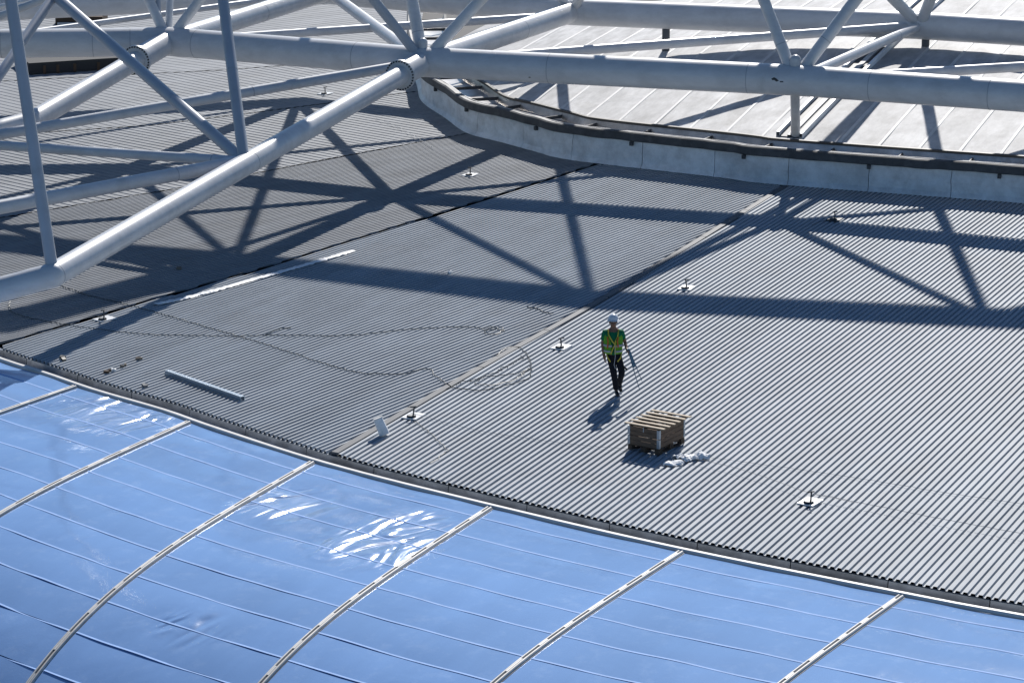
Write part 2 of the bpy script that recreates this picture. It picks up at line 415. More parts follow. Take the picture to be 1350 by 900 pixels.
# ------------------------------------------------------------------ gutter edge
nE = normals2(edge, 1)
if nE[len(nE)//2].y > 0: nE = [-v for v in nE]
gut = empty('roof_edge', edge[len(edge)//2]); tag(gut, 'grey fascia and white bar along the ribbed roof edge above the blue roof', 'gutter')
k = 0; S = 4
while k < len(edge)-1:
    e = min(k+S, len(edge)-1); seg = edge[k:e+1]; ns = nE[k:e+1]
    seg = [seg[0].lerp(seg[1], .02)]+seg[1:-1]+[seg[-1].lerp(seg[-2], .02)]
    sweep(seg, ns, [(-.05, -.055), (.015, -.06), (.03, -.20), (.06, -.235), (-.05, -.235)], 'fascia_panel', M['fascia'], gut, closed=True); k = e
circ = [(.29, -.17), (.29, -.10), (.305, -.092), (.385, -.094), (.40, -.105), (.405, -.17)]
sweep(edge, nE, circ, 'edge_bar', M['white_bar'], gut, closed=True)
sweep(edge, nE, [(.0, -.215), (.34, -.20), (.34, -.27), (.0, -.27)], 'gutter_floor', M['fascia'], gut, closed=True)

# ------------------------------------------------------------------ blue film roof
RIBS = [((110, 507), (0, 545)), ((250, 557), (130, 611)), ((418, 607), (300, 675)), ((650, 668), (540, 739)), ((910, 721), (800, 792)), ((1201, 778), (1100, 850))]
starts = [(at(*a, -.16), (at(*b, -.16)-at(*a, -.16)).normalized()) for a, b in RIBS]
a0 = starts[0]; starts.insert(0, (a0[0]+(a0[0]-starts[1][0]), a0[1]))
angs = [math.atan2(u.y, u.x) for _, u in starts]
starts.insert(0, (starts[0][0]+Vector((-2.3, 3.0, 0)), a0[1]))
z0, z1 = starts[-2], starts[-1]
starts.append((z1[0]+(z1[0]-z0[0])*.98, z1[1])); starts.append((starts[-1][0]+(z1[0]-z0[0])*.95, z1[1]))
def prof_z(d): return -.15-2.36e-5*max(d+.42, 0)**4.45
DMAX = 14.5
def rib_pt(i, d, dz=0):
    p, u = starts[i]; return Vector((p.x+u.x*d, p.y+u.y*d, prof_z(d)+dz))
edge_out = [p+q*.42 for p, q in zip(edge, nE)]
def on_edge(p, u):
    n = Vector((-u.y, u.x, 0)); best = p
    for a, b in zip(edge_out, edge_out[1:]):
        oa, ob = (a-p).dot(n), (b-p).dot(n)
        if (oa < 0) != (ob < 0):
            q = a.lerp(b, oa/(oa-ob)); k = (q-p).dot(u)
            if abs(k) < 2.5: best = Vector((p.x+u.x*k, p.y+u.y*k, p.z))
    return best
starts = [(on_edge(p, u), u) for p, u in starts]
def bay_corr(i, t):                                # bow of the gutter line between two ribs
    if t < .001 or t > .999: return Vector((0, 0, 0))
    c = starts[i][0].lerp(starts[i+1][0], t); u = starts[i][1].lerp(starts[i+1][1], t).normalized(); n = Vector((-u.y, u.x, 0))
    for a, b in zip(edge_out, edge_out[1:]):
        oa, ob = (a-c).dot(n), (b-c).dot(n)
        if (oa < 0) != (ob < 0):
            p = a.lerp(b, oa/(oa-ob)); k = (p-c).dot(u)
            if abs(k) < 1.5: return u*k
    return Vector((0, 0, 0))
_cc = {}
def bay_pt(i, t, d, dz=0):
    key = (i, round(t, 4))
    if key not in _cc: _cc[key] = bay_corr(i, t)
    return rib_pt(i, d).lerp(rib_pt(i+1, d), t)+_cc[key]+Vector((0, 0, dz))
BAYW = ['farthest blue film bay at the left edge', 'blue film bay in shadow at the far left corner', 'blue film bay left of the first long pale rib', 'blue film bay between the first two long curved ribs', 'blue film bay with the bright glints and swirls', 'blue film bay below the middle of the roof edge', 'scratched blue film bay below the crate side of the edge', 'pale blue film bay in the lower right corner', 'blue film bay beyond the right corner']
for i in range(len(starts)-1):
    r = empty('blue_roof_bay', bay_pt(i, .5, 6)); tag(r, BAYW[i], 'roof panel', 'blue film roof bays')
    nstrip = 13; rnd = random.Random(i*17+3)
    ds = [0.0]+[.62+1.08*k+rnd.uniform(-.03, .03) for k in range(nstrip)]
    for k in range(len(ds)-1):
        a, b = ds[k], ds[k+1]; nu, nv = 30, 5; vs = []; fs = []
        for iv in range(nv+1):
            for iu in range(nu+1):
                t = iu/nu; v = iv/nv; dd = a+.012+(b-a-.024)*v
                pil = .045*(math.sin(math.pi*t)**.7 if 0 < t < 1 else 0)*math.sin(math.pi*v)**.8 if 0 < v < 1 else 0
                sag = .10*math.sin(math.pi*t)
                wx = bay_pt(i, t, dd)
                wob = .018*noise.noise(Vector((wx.x*.9, wx.y*.9, i*3.1)))*min(1, 6*t*(1-t))
                vs.append(wx+Vector((0, 0, pil*.28+wob)))
        for iv in range(nv):
            for iu in range(nu):
                q = iv*(nu+1)+iu; fs.append([q, q+1, q+nu+2, q+nu+1])
        me = mesh('panel', vs, fs, True)
        bm = bmesh.new(); bm.from_mesh(me)
        for f in bm.faces:
            if f.normal.z < 0: f.normal_flip()
        bm.to_mesh(me); bm.free()
        link('panel', me, M['film'], r)
        if k < len(ds)-2 or True:
            pts = [bay_pt(i, .02+.96*t/24, b, .001+.018*noise.noise(bay_pt(i, t/24, b)*.9+Vector((0, 0, i*3.1)))*min(1, 6*(t/24)*(1-t/24))) for t in range(25)]
            vs2 = []
            for p in pts:
                for yy, zz in ((-.034, .0), (-.027, .005), (.027, .005), (.034, .0)): vs2.append(p+starts[i][1]*yy+Vector((0, 0, zz)))
            link('seam', mesh('seam', vs2, [[q*4+c, q*4+c+1, q*4+c+5, q*4+c+4] for q in range(24) for c in range(3)][::1]), M['film_seam'], r)
RIBW = ['pale double rib at the far left outside edge', 'pale double rib just inside the left edge', 'short pale double rib meeting the gutter at its left end', 'pale double rib second from the left along the blue roof', 'long pale curved double rib reaching the lower left corner', 'pale curved double rib beside the bright glints', 'pale double rib running down to the bottom middle', 'pale double rib running to the lower right bottom edge', 'pale double rib beyond the right corner', 'last pale double rib beyond the right side']
_cb = MB().box((0, 0, 0), (1, .038, .012)); cover_me = mesh('cover_strip', _cb.v, _cb.f); cover_me.materials.append(M['rib_rail'])
for i in range(len(starts)):
    r = empty('roof_rib', rib_pt(i, 0)); tag(r, RIBW[i], 'roof rib', 'double ribs of the blue roof')
    N = 60; side = Vector((-starts[i][1].y, starts[i][1].x, 0))
    pts = [rib_pt(i, .05+(DMAX-.05)*k/N) for k in range(N+1)]
    for sgn in (-1, 1):
        sweepz = []
        vs = []; fs = []
        for p in pts:
            for o, z in ((.016, .0), (.018, .035), (.035, .045), (.055, .035), (.07, .0)):
                vs.append(p+side*o*sgn+Vector((0, 0, z+.012)))
        for q in range(N):
            for k in range(4): fs.append([q*5+k, q*5+k+1, q*5+k+6, q*5+k+5])
        me = mesh('rail', vs, fs, True)
        bm = bmesh.new(); bm.from_mesh(me); bmesh.ops.recalc_face_normals(bm, faces=bm.faces); bm.to_mesh(me); bm.free()
        link('rail', me, M['rib_rail'], r)
    vs = []; fs = []
    for p in pts:
        vs += [p+side*.026+Vector((0, 0, .04)), p-side*.026+Vector((0, 0, .04))]
    for q in range(N): fs.append([q*2, q*2+1, q*2+3, q*2+2])
    vb = []
    for p in pts: vb += [p+side*.085+Vector((0, 0, .010)), p-side*.085+Vector((0, 0, .010))]
    link('base_strip', mesh('base_strip', vb, fs), M['rail_dark'], r)
    link('gasket', mesh('gasket', vs, fs), M['dark'], r)
    d = .2+.1*(i % 3); k = 0
    while d < DMAX-1:
        L_ = .30 if k % 3 else .55
        a, b = rib_pt(i, d, .05), rib_pt(i, d+L_, .05)
        dirv = (b-a).normalized(); Mx = Matrix((dirv, side, dirv.cross(side))).transposed().to_4x4()
        o = bpy.data.objects.new('cover_strip', cover_me); C.objects.link(o); o.parent = r; o.matrix_parent_inverse = r.matrix_basis.inverted()
        o.matrix_basis = Matrix.Translation((a+b)/2) @ Mx @ Matrix.Diagonal((L_, 1, 1, 1)); d += L_+.62; k += 1

# ------------------------------------------------------------------ kerb ring round the white roof
nK = normals2(kerb, 1)
if nK[-5].y > 0: nK = [-v for v in nK]            # outward, towards the corrugated roof
kr = empty('kerb_wall', kerb[len(kerb)//2]); tag(kr, 'curved pale sheet metal kerb with dark rail between ribbed and white roofs', 'kerb')
k = 0
while k < len(kerb)-1:
    e = min(k+7, len(kerb)-1); seg = kerb[k:e+1]; ns = nK[k:e+1]
    seg = [seg[0].lerp(seg[1], .03)]+seg[1:-1]+[seg[-1].lerp(seg[-2], .03)]
    seg = resample(seg, .12); ns = [nK[min(range(k, e+1), key=lambda q: (kerb[q]-p).length)] for p in seg]
    fo = sweep(seg, ns, [(.10, .0), (.085, .03), (-.01, .13), (-.02, .24), (-.025, .34), (-.03, .42), (-.022, .425), (-.03, .55), (-.035, .68), (-.045, .82), (-.12, .82), (-.12, .0)], 'flashing_panel', M['kerb'], kr, closed=True, smooth=True)
    for v in fo.data.vertices:
        if .05 < v.co.z < .8:
            w_ = noise.noise(v.co*1.6)*.09+noise.noise(v.co*4.5)*.045; v.co.y -= w_*.8; v.co.x -= w_*.5
        elif v.co.z <= .05: v.co.y -= abs(noise.noise(v.co*3))*.05
    k = e
rl = sweep(kerb, nK, [(.08, .80), (.14, .84), (.14, 1.06), (.08, 1.09), (-.10, 1.07), (-.10, .80)], 'front_rail', M['rail_dark'], kr, closed=True)
for v in rl.data.vertices: v.co.z += noise.noise(Vector((v.co.x, v.co.y, 0))*1.3)*.025; v.co.y += noise.noise(Vector((v.co.x, v.co.y, 5))*1.1)*.03
sweep(kerb, nK, [(-.085, 1.072), (-.085, 1.085), (-.11, 1.085), (-.11, 1.072)], 'edge_trim', M['white_bar'], kr, closed=True)
sweep(kerb, nK, [(-.10, .98), (-.22, .72), (-.75, .70), (-1.22, .78), (-1.30, 1.02), (-1.32, 1.02), (-1.30, .60), (-.10, .60)], 'channel_liner', M['liner'], kr, smooth=True, closed=True)
sweep(kerb, nK, [(-1.27, 1.03), (-1.27, 1.10), (-1.36, 1.11), (-1.36, 1.03)], 'back_rail', M['rail_black'], kr, closed=True)
for k in range(4, len(kerb)-3, 6):
    p, q = kerb[k], nK[k]; ang = math.atan2(q.y, q.x); Mx = Matrix.Rotation(ang, 3, 'Z')
    MB().box(Vector((p.x, p.y, .90))-q*.70, (1.16, .03, .10), Mx).build('bracket', M['rail_dark'], kr)
for k in range(10, len(kerb)-6, 11):
    p, q = kerb[k], nK[k]
    MB().box(Vector((p.x, p.y, .72))+q*.03, (.10, .10, .12), Matrix.Rotation(math.atan2(q.y, q.x), 3, 'Z')).build('clip', M['rail_dark'], kr)

# ------------------------------------------------------------------ white roof behind the kerb
inner = [p-q*1.40 for p, q in zip(kerb, nK)]
def wz(p):
    q = Vector((p.x, p.y, 0)); d = 1e9
    for a, b in zip(inner, inner[1:]):
        e = b-a; t = max(0, min(1, (q-a).dot(e)/e.length_squared)); dd = (q-a-e*t).length
        if dd < d: d = dd
    return 1.04+.150*d-.0015*d*d
wr = empty('white_roof', (8, 95, 1)); tag(wr, 'white membrane roof behind the kerb in strips with raised seams', kind='structure')
SD = Vector((math.cos(R(67)), math.sin(R(67)), 0)); SN = Vector((-SD.y, SD.x, 0))
def front_at(o):                                   # front edge crossing of the seam line with offset o
    best = None
    for a, b in zip(inner, inner[1:]):
        oa, ob = a.dot(SN)-o, b.dot(SN)-o
        if (oa < 0) != (ob < 0):
            p = a.lerp(b, oa/(oa-ob)); t = p.dot(SD)
            if best is None or t < best: best = t
    return best
lo = Vector((24, 80, 0)).dot(SN); hi = Vector((-2.0, 108, 0)).dot(SN)
def back_at(o):
    # roof ends along a line at about y = 108
    base = SN*o; Yb = 108.6
    return (Yb-base.y)/SD.y
o = lo; W = 1.22; idx = 0
m_off = at(1035, 190, 1.02).dot(SN)
while o < hi:
    a, b = o+.0, o+W
    if abs((a+b)/2-m_off) < W*.5:
        pass
    fa, fb = front_at(a+.02), front_at(b-.02)
    if fa is None or fb is None: o += W; continue
    ba, bb = back_at(a), back_at(b)
    if ba-fa < .5 or bb-fb < .5: o += W; continue
    vs = []; fs = []; nu = 24
    trough = abs((a+b)/2-m_off) < W*.5
    for q in range(nu+1):
        for oo, ft, bt, dz in ((a+.02, fa, ba, 0), ((a+b)/2, (fa+fb)/2, (ba+bb)/2, .012), (b-.02, fb, bb, 0)):
            t = ft+(bt-ft)*q/nu; p = SD*t+SN*oo
            z = wz(p)+dz+.02*noise.noise(Vector((p.x*.5, p.y*.5, idx)))
            if trough: z -= .0
            vs.append(Vector((p.x, p.y, z)))
    for q in range(nu):
        for c in (0, 1): fs.append([q*3+c, q*3+c+1, q*3+c+4, q*3+c+3])
    me = mesh('panel', vs, fs, True)
    bm = bmesh.new(); bm.from_mesh(me)
    for f in bm.faces:
        if f.normal.z < 0: f.normal_flip()
    bm.to_mesh(me); bm.free()
    link('panel', me, M['white_roof'], wr)
    pts = [SD*(fa+(ba-fa)*q/nu)+SN*a for q in range(nu+1)]
    pts = [Vector((p.x, p.y, wz(p)+.008)) for p in pts]
    vv = []
    for p in pts:
        for yy, zz in ((-.06, -.006), (-.04, .01), (.04, .01), (.06, -.006)): vv.append(p+SN*yy+Vector((0, 0, zz)))
    link('seam', mesh('seam', vv, [[q*4+c+1, q*4+c, q*4+c+4, q*4+c+5] for q in range(nu) for c in range(3)]), M['white_seam'], wr)
    o += W; idx += 1
# the trough: raised double upstand running up from the kerb under the first ring node
tr = empty('roof_trough', at(1035, 190, 1.02)); tag(tr, 'dark lined trough with pale upstands running up the white roof', 'trough')
p0 = at(1028, 190, 1.05)+SD*.9; p1 = SD*24+p0
for name, off, w, h, m in (('upstand', -.36, .10, .16, 'kerb'), ('upstand', .36, .10, .16, 'kerb'), ('lining', 0, .60, .04, 'rail_dark'), ('cover_strip', .02, .16, .09, 'white_seam')):
    vs = []; fs = []
    for q in range(25):
        p = p0.lerp(Vector((p1.x, p1.y, p0.z)), q/24); z = wz(p)
        for s in (-1, 1): vs.append(Vector((p.x, p.y, z+h))+SN*(-off+s*w/2))
        for s in (1, -1): vs.append(Vector((p.x, p.y, z-.02))+SN*(-off+s*w/2))
    for q in range(24):
        for c in range(4): fs.append([q*4+c, q*4+(c+1) % 4, (q+1)*4+(c+1) % 4, (q+1)*4+c])
    me = mesh(name, vs, fs); bm = bmesh.new(); bm.from_mesh(me); bmesh.ops.recalc_face_normals(bm, faces=bm.faces); bm.to_mesh(me); bm.free()
    link(name, me, M[m], tr)
# opening beyond the white roof: a solid box, its shade painted black
MB().box((27, 116, 2.6), (34, 12, 2.4)).build('roof_opening', M['dark']); tag(C.objects['roof_opening'], 'black shaded gap beyond the far edge of the white roof', kind='structure')

# ------------------------------------------------------------------ truss of white tubes
truss = empty('roof_truss', at(558, 257)); tag(truss, 'white tubular steel ring truss with bolted flanges spanning above the roof', 'truss')
H = 3.1
N1 = at(222, 55, 3.14); N2 = at(558, 82, 3.17); NM = at(1048, 106, 3.2); NM2 = at(1580, 143, 3.25); N0 = at(-330, 62, 3.1)
B0 = at(432, -11, 3.1); B1 = at(755, 16, 3.1); B2 = at(1213, 34, 3.1); B3 = at(1720, 66, 3.1); Bm = at(-70, 14, 3.1)
K = at(322, 213, 2.42); EL = at(70, 363, 1.63); ELo = at(-40, 393, 1.15)
K1 = at(-62, 188, 2.0); EL1 = at(42, 160, 2.2)
U0 = from_shadow(310, 345, 11.5); U1 = from_shadow(780, 395, 11.5); U2 = from_shadow(1300, 418, 11.5); U3 = from_shadow(1850, 440, 11.3); Um = from_shadow(-190, 305, 11.5)
V = at(255, -297, 11.9); Wn = at(72, -6, 5.2)
def px_r(p, w):                                    # radius of a tube seen w pixels wide
    f = p.y*_c-(p.z-CAM_H)*_s
    return w/2*f/FPX
def tube(a, b, ra, rb=None, name='tube', m='tube', n=36, parent=None):
    return MB().tube(a, b, ra, rb, n).build(name, M[m], parent or truss, True)
def ring_mark(a, b, t, r, name='weld'):
    p = a.lerp(b, t); d = (b-a).normalized()*.012
    MB().tube(p-d, p+d, r+.004, None, 36).build(name, M['weld'], truss, True)
RC = .455
tube(N0, N1, RC, name='chord_tube'); tube(N1, N2, RC, name='chord_tube'); tube(N2, NM, RC, name='chord_tube'); tube(NM, NM2, RC, name='chord_tube')
for a, b, ts in ((N0, N1, (.6, .82, .91)), (N1, N2, (.12, .75)), (N2, NM, (.35, .88)), (NM, NM2, (.2, .5))):
    for t in ts: ring_mark(a, b, t, RC)
# back ring
RB = .45
tube(B1, B2, RB, name='chord_tube'); tube(B2, B3, RB, name='chord_tube'); tube(Bm, B0, RB, name='chord_tube')
tube(B0, B1, RB*.999, name='chord_tube')
tube(N1, B0, .33, name='radial_tube'); tube(N2, B1, .345, name='radial_tube')
for t in (.14, .55): ring_mark(N1, B0, t, .33)
for t in (.12, .62): ring_mark(N2, B1, t, .345)
# foreground radial tubes with bolted flanges
def flange_tube(N, pflange, E, r_in, r_out, rf):
    d = (E-N).normalized()
    tf = (pflange-N).dot(d); f0 = N+d*tf
    MB().tube(N, f0, r_in, None, 40).build('radial_tube', M['tube'], truss, True)
    MB().tube(f0, E, r_out, None, 40).build('radial_tube', M['tube'], truss, True)
    fl = MB().tube(f0-d*.05, f0-d*.005, rf, None, 48); fl.tube(f0+d*.005, f0+d*.05, rf, None, 48)
    fo = fl.build('flange', M['tube'], truss, True)
    u = d.orthogonal().normalized(); w = d.cross(u); rb = (rf+max(r_in, r_out))/2+.01
    bb = MB().tube(Vector((0, 0, -.085)), Vector((0, 0, .085)), .026, None, 6)
    me = mesh('bolt', bb.v, bb.f); me.materials.append(M['bolt'])
    for k in range(30):
        t = 2*math.pi*k/30
        o = bpy.data.objects.new('bolt', me); C.objects.link(o); o.parent = fo
        o.location = f0+(u*math.cos(t)+w*math.sin(t))*rb; o.rotation_euler = d.to_track_quat('Z', 'Y').to_euler()
flange_tube(N2, at(541, 98, 3.1), EL, .37, .30, .47)
flange_tube(N1, at(190, 74, 3.05), EL1, .37, .30, .47)
ring_mark(N2, EL, .53, .30); ring_mark(N2, EL, .998, .30)
MB().tube(EL, ELo, .30, None, 40).build('radial_tube', M['tube'], truss, True)
me_s = MB()
def ball(p, r, name='node_cap'):
    bm = bmesh.new(); bmesh.ops.create_uvsphere(bm, u_segments=32, v_segments=20, radius=r, matrix=Matrix.Translation(p))
    me = bpy.data.meshes.new(name); bm.to_mesh(me); bm.free()
    for f in me.polygons: f.use_smooth = True
    link(name, me, M['tube'], truss)
ball(EL, .302); ball(EL1, .302); ball(N1, RC+.004); ball(N2, RC+.004); ball(NM, RC+.004); ball(B1, RB+.004); ball(B2, RB+.004); ball(B0, RB+.004)
MB().tube(EL1, K1, .30, None, 40).build('radial_tube', M['tube'], truss, True)
MB().tube(K1, K1+(K1-EL1)*1.5, .30, None, 40).build('radial_tube', M['tube'], truss, True)
# node stubs
for nd, r in ((N2, .14), (NM, .16)):
    MB().tube(nd, nd+Vector((0, 0, .60)), r, None, 20).build('node_stub', M['tube'], truss, True)
    ball(nd+Vector((0, 0, .60)), r)
# struts seen against the roof
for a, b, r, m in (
    (K, Wn, .165, 'tube_shaded'), (K, V, .155, 'tube_shaded'), (EL, at(-31, -297, 13.1), .145, 'tube_shaded'), (K1, Wn, .145, 'tube_shaded'),
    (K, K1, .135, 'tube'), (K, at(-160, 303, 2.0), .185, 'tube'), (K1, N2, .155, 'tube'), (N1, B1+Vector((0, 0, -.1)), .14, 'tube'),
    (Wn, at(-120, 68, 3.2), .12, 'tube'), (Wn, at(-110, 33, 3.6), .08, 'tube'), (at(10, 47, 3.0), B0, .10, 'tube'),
    (N2, B0, .19, 'tube'), (N2, V, .15, 'tube_shaded'), (N2, U0, .185, 'tube'), (N2, U1, .175, 'tube'), (N2, B2, .15, 'tube'),
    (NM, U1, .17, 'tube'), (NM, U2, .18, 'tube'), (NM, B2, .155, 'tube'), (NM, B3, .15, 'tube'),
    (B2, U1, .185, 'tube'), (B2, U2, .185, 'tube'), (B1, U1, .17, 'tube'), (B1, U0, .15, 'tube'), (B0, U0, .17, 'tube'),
    (N1, U0, .16, 'tube'), (N1, at(228, -120, 7.0), .115, 'tube'), (N1+Vector((-.3, 0, 0)), at(205, -160, 8.0), .09, 'tube_shaded'),
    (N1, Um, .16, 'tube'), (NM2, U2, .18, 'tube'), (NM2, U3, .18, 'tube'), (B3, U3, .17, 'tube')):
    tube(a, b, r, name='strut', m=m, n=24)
for a, b, t, r in ((K, Wn, .34, .165), (K, V, .22, .155), (K, at(-160, 303, 2.0), .2, .185), (K1, N2, .62, .155), (N2, U0, .10, .185), (NM, U1, .12, .17), (NM, U2, .14, .18), (NM, B2, .8, .155), (K, K1, .1, .135)):
    ring_mark(a, b, t, r)
# upper chord, above the frame but throwing the broad shadows
for a, b in ((Um, U0), (U0, U1), (U1, U2), (U2, U3)): tube(a, b, .58, name='unseen_upper_chord', n=32)
tube(U0, V, .70, name='unseen_upper_chord', n=32)  # unseen tube, added and thickened to broaden the slanting tube's shadow
for p in (Um, U0, U1, U2, U3): ball(p, .58)
def chip(a, b, px, rr, pts):
    d = (b-a).normalized(); tt = (at(px, 110, a.z)-a).dot(d); c = a+d*tt
    v = Vector((0, -1, .1)); v = (v-d*v.dot(d)).normalized(); w = d.cross(v)
    vs = [c+d*x+(v*math.cos(t)+w*math.sin(t))*(rr+.004) for x, t in pts]
    return mesh('paint_chip', vs, [list(range(len(pts)))])
for k, pts in enumerate(([(-.13, -.10), (-.05, -.20), (.03, -.12), (.10, .02), (.02, .08), (-.04, -.02), (-.10, .0)], [(.12, .03), (.22, .02), (.24, .10), (.14, .11)], [(-.30, .62), (-.24, .60), (-.23, .68), (-.30, .68)])):
    link('paint_chip', chip(N2, NM, 1022 if k < 2 else 680, RC, pts), M['rail_black'], truss)
# posts that carry the ring on the white roof and kerb
for (p, zt) in ((at(1049, 165, 1.4), 2.9), ):
    q = at(1049, 190, .80)
    MB().tube(q, NM, .14, None, 20).build('post', M['tube'], truss, True)
    MB().tube(q-Vector((0, 0, .06)), q.lerp(NM, .17), .155, None, 20).build('post_base', M['flash'], truss, True)
for t in (.02, .13, .275):
    p = B1.lerp(B2, t*1.0)
for p in (B1.lerp(B2, .275), B2+Vector((.2, 0, 0)), B2.lerp(B3, .5)):
    z = wz(p)
    MB().tube(Vector((p.x, p.y, z-.15)), Vector((p.x, p.y, p.z)), .13, None, 16).build('post', M['flash'], truss, True)
tag(truss, kind='thing')

# ------------------------------------------------------------------ small dark hatch boxes at the upper left
hb = empty('roof_hatch', at(95, 96)); tag(hb, 'low dark opening with brown frame under the left ring tube', 'hatch')
a = at(23, 100); b = at(148, 92)
d = (b-a); ang = math.atan2(d.y, d.x); Mx = Matrix.Rotation(ang, 3, 'Z'); c = (a+b)/2
MB().box(c+Vector((0, 1.2, .22)), (d.length, 2.2, .40), Mx).build('hatch_body', M['dark'], hb)
for t in (.28, .42, .6, .85): MB().box(a.lerp(b, t)+Vector((0, .05, .15)), (.10, .12, .3), Mx).build('frame', M['brown'], hb)
hb2 = empty('roof_hatch', at(105, 30)); tag(hb2, 'rusty brown framed opening beyond the left ring tube', 'hatch')
a = at(75, 34); b = at(135, 30); d = b-a; c = (a+b)/2
MB().box(c+Vector((0, .6, .15)), (d.length, 1.6, .34)).build('hatch_body', M['brown'], hb2)
MB().box(c+Vector((0, -.3, .06)), (d.length*.9, .1, .10)).build('frame', M['white_bar'], hb2)

# ------------------------------------------------------------------ crate on its pallet
cf = at(868.7, 600); ub = (at(900.7, 584.5)-cf).normalized(); ua = Vector((-ub.y, ub.x, 0))
if ua.x > 0: ua = -ua
LB, LA = 1.06, .76
cr = empty('pallet_crate', cf+ub*LB/2+ua*LA/2); tag(cr, 'weathered grey pallet collar crate with steel corners near the worker', 'crate')
Mc = Matrix((ub, ua, Vector((0, 0, 1)))).transposed()
def cp(b, a_, z): return cf+ub*b+ua*a_+Vector((0, 0, z))
pal = MB()
for a_ in (.05, LA/2, LA-.05): MB().box(cp(LB/2, a_, .012), (LB, .10, .022), Mc).build('pallet_board', M['wood_dark'], cr)
for a_ in (.05, LA/2, LA-.05):
    for b_ in (.07, LB/2, LB-.07): MB().box(cp(b_, a_, .065), (.14, .10, .080), Mc).build('pallet_block', M['wood_dark'], cr)
for b_ in (.05, .27, .5, .73, .96): MB().box(cp(b_+.03, LA/2, .118), (.12, LA, .022), Mc).build('pallet_board', M['wood_dark'], cr)
for lv in range(2):
    for hh in range(2):
        z = .13+lv*.205+hh*.1+.05
        for a_, w in ((.012, 1), (LA-.012, 1)): MB().box(cp(LB/2, a_, z), (LB-.01, .022, .094), Mc).build('board', M['wood_grey'], cr, bevel=.003)
        for b_ in (.012, LB-.012): MB().box(cp(b_, LA/2, z), (.022, LA-.05, .094), Mc).build('board', M['wood_grey'], cr, bevel=.003)
    zc = .13+lv*.205+.10
    for b_ in (-.004, LB+.004):
        for a_ in (-.004, LA+.004):
            sb = 1 if b_ < 0 else -1; sa = 1 if a_ < 0 else -1
            h = MB(); h.box(cp(b_+sb*.028, a_, zc), (.06, .006, .19), Mc); h.box(cp(b_, a_+sa*.028, zc), (.006, .06, .19), Mc)
            h.build('corner_hinge', M['steel'], cr)
MB().box(cp(-.006, LA/2, .49), (.006, .02, .10), Mc).build('latch', M['steel'], cr)
ld = empty('slatted_pallet', cp(LB/2, LA/2, .55)); tag(ld, 'pale wooden slatted pallet lying on top of the grey crate', 'pallet')
for a_ in (.04, LA/2, LA-.04): MB().box(cp(LB/2+.04, a_-.02, .558), (LB+.04, .09, .022), Mc).build('runner', M['wood_dark'], ld)
for k in range(6):
    b_ = -.02+k*(LB+.06)/5.2+.03
    MB().box(cp(b_, LA/2-.02+random.uniform(-.01, .01), .582+random.uniform(0, .004)), (.085, LA+.20, .022), Matrix.Rotation(random.uniform(-.015, .015), 3, 'Z') @ Mc).build('slat', M['wood_light'], ld, bevel=.003)

# ------------------------------------------------------------------ crumpled sheets
def crumple(name, pts, w, label, cat, m='plastic_white', amp=.10, zb=.02, seed=0, n=26, k=10, group=None):
    pts = resample(catmull([Vector((p.x, p.y, 0)) for p in pts], 6), .02); L = len(pts); pts = [pts[int(i*(L-1)/n)] for i in range(n+1)]
    ns = normals2(pts); vs = []; fs = []
    for i, (p, q) in enumerate(zip(pts, ns)):
        tw = w*(.65+.5*abs(noise.noise(Vector((i*.25, seed, 0)))))
        for j in range(k+1):
            v = j/k-.5
            x = p+q*(v*tw)+Vector((noise.noise(Vector((i*.5, j*.6, seed+4)))*.04, noise.noise(Vector((i*.5, j*.6, seed+8)))*.04, 0))
            f = noise.noise(Vector((x.x*4.2, x.y*4.2, seed)))
            f2 = noise.noise(Vector((x.x*11, x.y*11, seed+2)))
            e = min(1, (1-abs(v)*2)*2.5+.15)
            vs.append(Vector((x.x, x.y, zb+max(0, .35*amp+(abs(f)*1.3+abs(f2)*.6)*amp*1.5)*e)))
    for i in range(n):
        for j in range(k):
            q = i*(k+1)+j; fs.append([q, q+1, q+k+2, q+k+1])
    o = link(name, mesh(name, vs, fs), M[m]); sol = o.modifiers.new('thickness', 'SOLIDIFY'); sol.thickness = .004
    return tag(o, label, cat, group)
crumple('plastic_sheet', [at(898, 608), at(915, 604), at(936, 604)], .42, 'largest crumpled white plastic sheet lying beside the wooden crate', 'plastic sheet', amp=.07, seed=3, n=30, k=14)
crumple('plastic_sheet', [at(877, 611), at(887, 613), at(895, 610)], .34, 'small flat white plastic piece nearest the corner of the crate', 'plastic sheet', amp=.035, seed=9, n=14, k=8)
crumple('plastic_sheet', [at(889, 606), at(897, 603), at(906, 603)], .26, 'greyish plastic fold between the crate and the largest white sheet', 'plastic sheet', amp=.06, seed=17, n=14, k=8)
crumple('plastic_strip', [at(268, 388), at(310, 376), at(360, 362), at(410, 348), at(466, 331)], .26, 'long torn white plastic strip lying along the seam in the sun', 'plastic strip', amp=.012, seed=14, n=90, k=7)
crumple('plastic_strip', [at(205, 402), at(240, 395), at(275, 386)], .28, 'greyish plastic strip in shade at the lower end of the torn strip', 'plastic strip', amp=.022, seed=21, n=50, k=6)
# metal channel lying on the ribs
a = at(220, 493); b = at(320, 528); d = b-a; Mx = Matrix.Rotation(math.atan2(d.y, d.x), 3, 'Z')
ch = MB(); c = (a+b)/2; L_ = d.length
ch.box(c+Vector((0, 0, .095)), (L_, .11, .012), Mx)
nrm = Vector((-d.y, d.x, 0)).normalized()
ch.box(c+nrm*.05+Vector((0, 0, .045)), (L_, .010, .087), Mx); ch.box(c-nrm*.05+Vector((0, 0, .045)), (L_, .010, .087), Mx)
tag(ch.build('metal_channel', M['channel']), 'long galvanised metal channel lying across the roof ribs', 'channel')
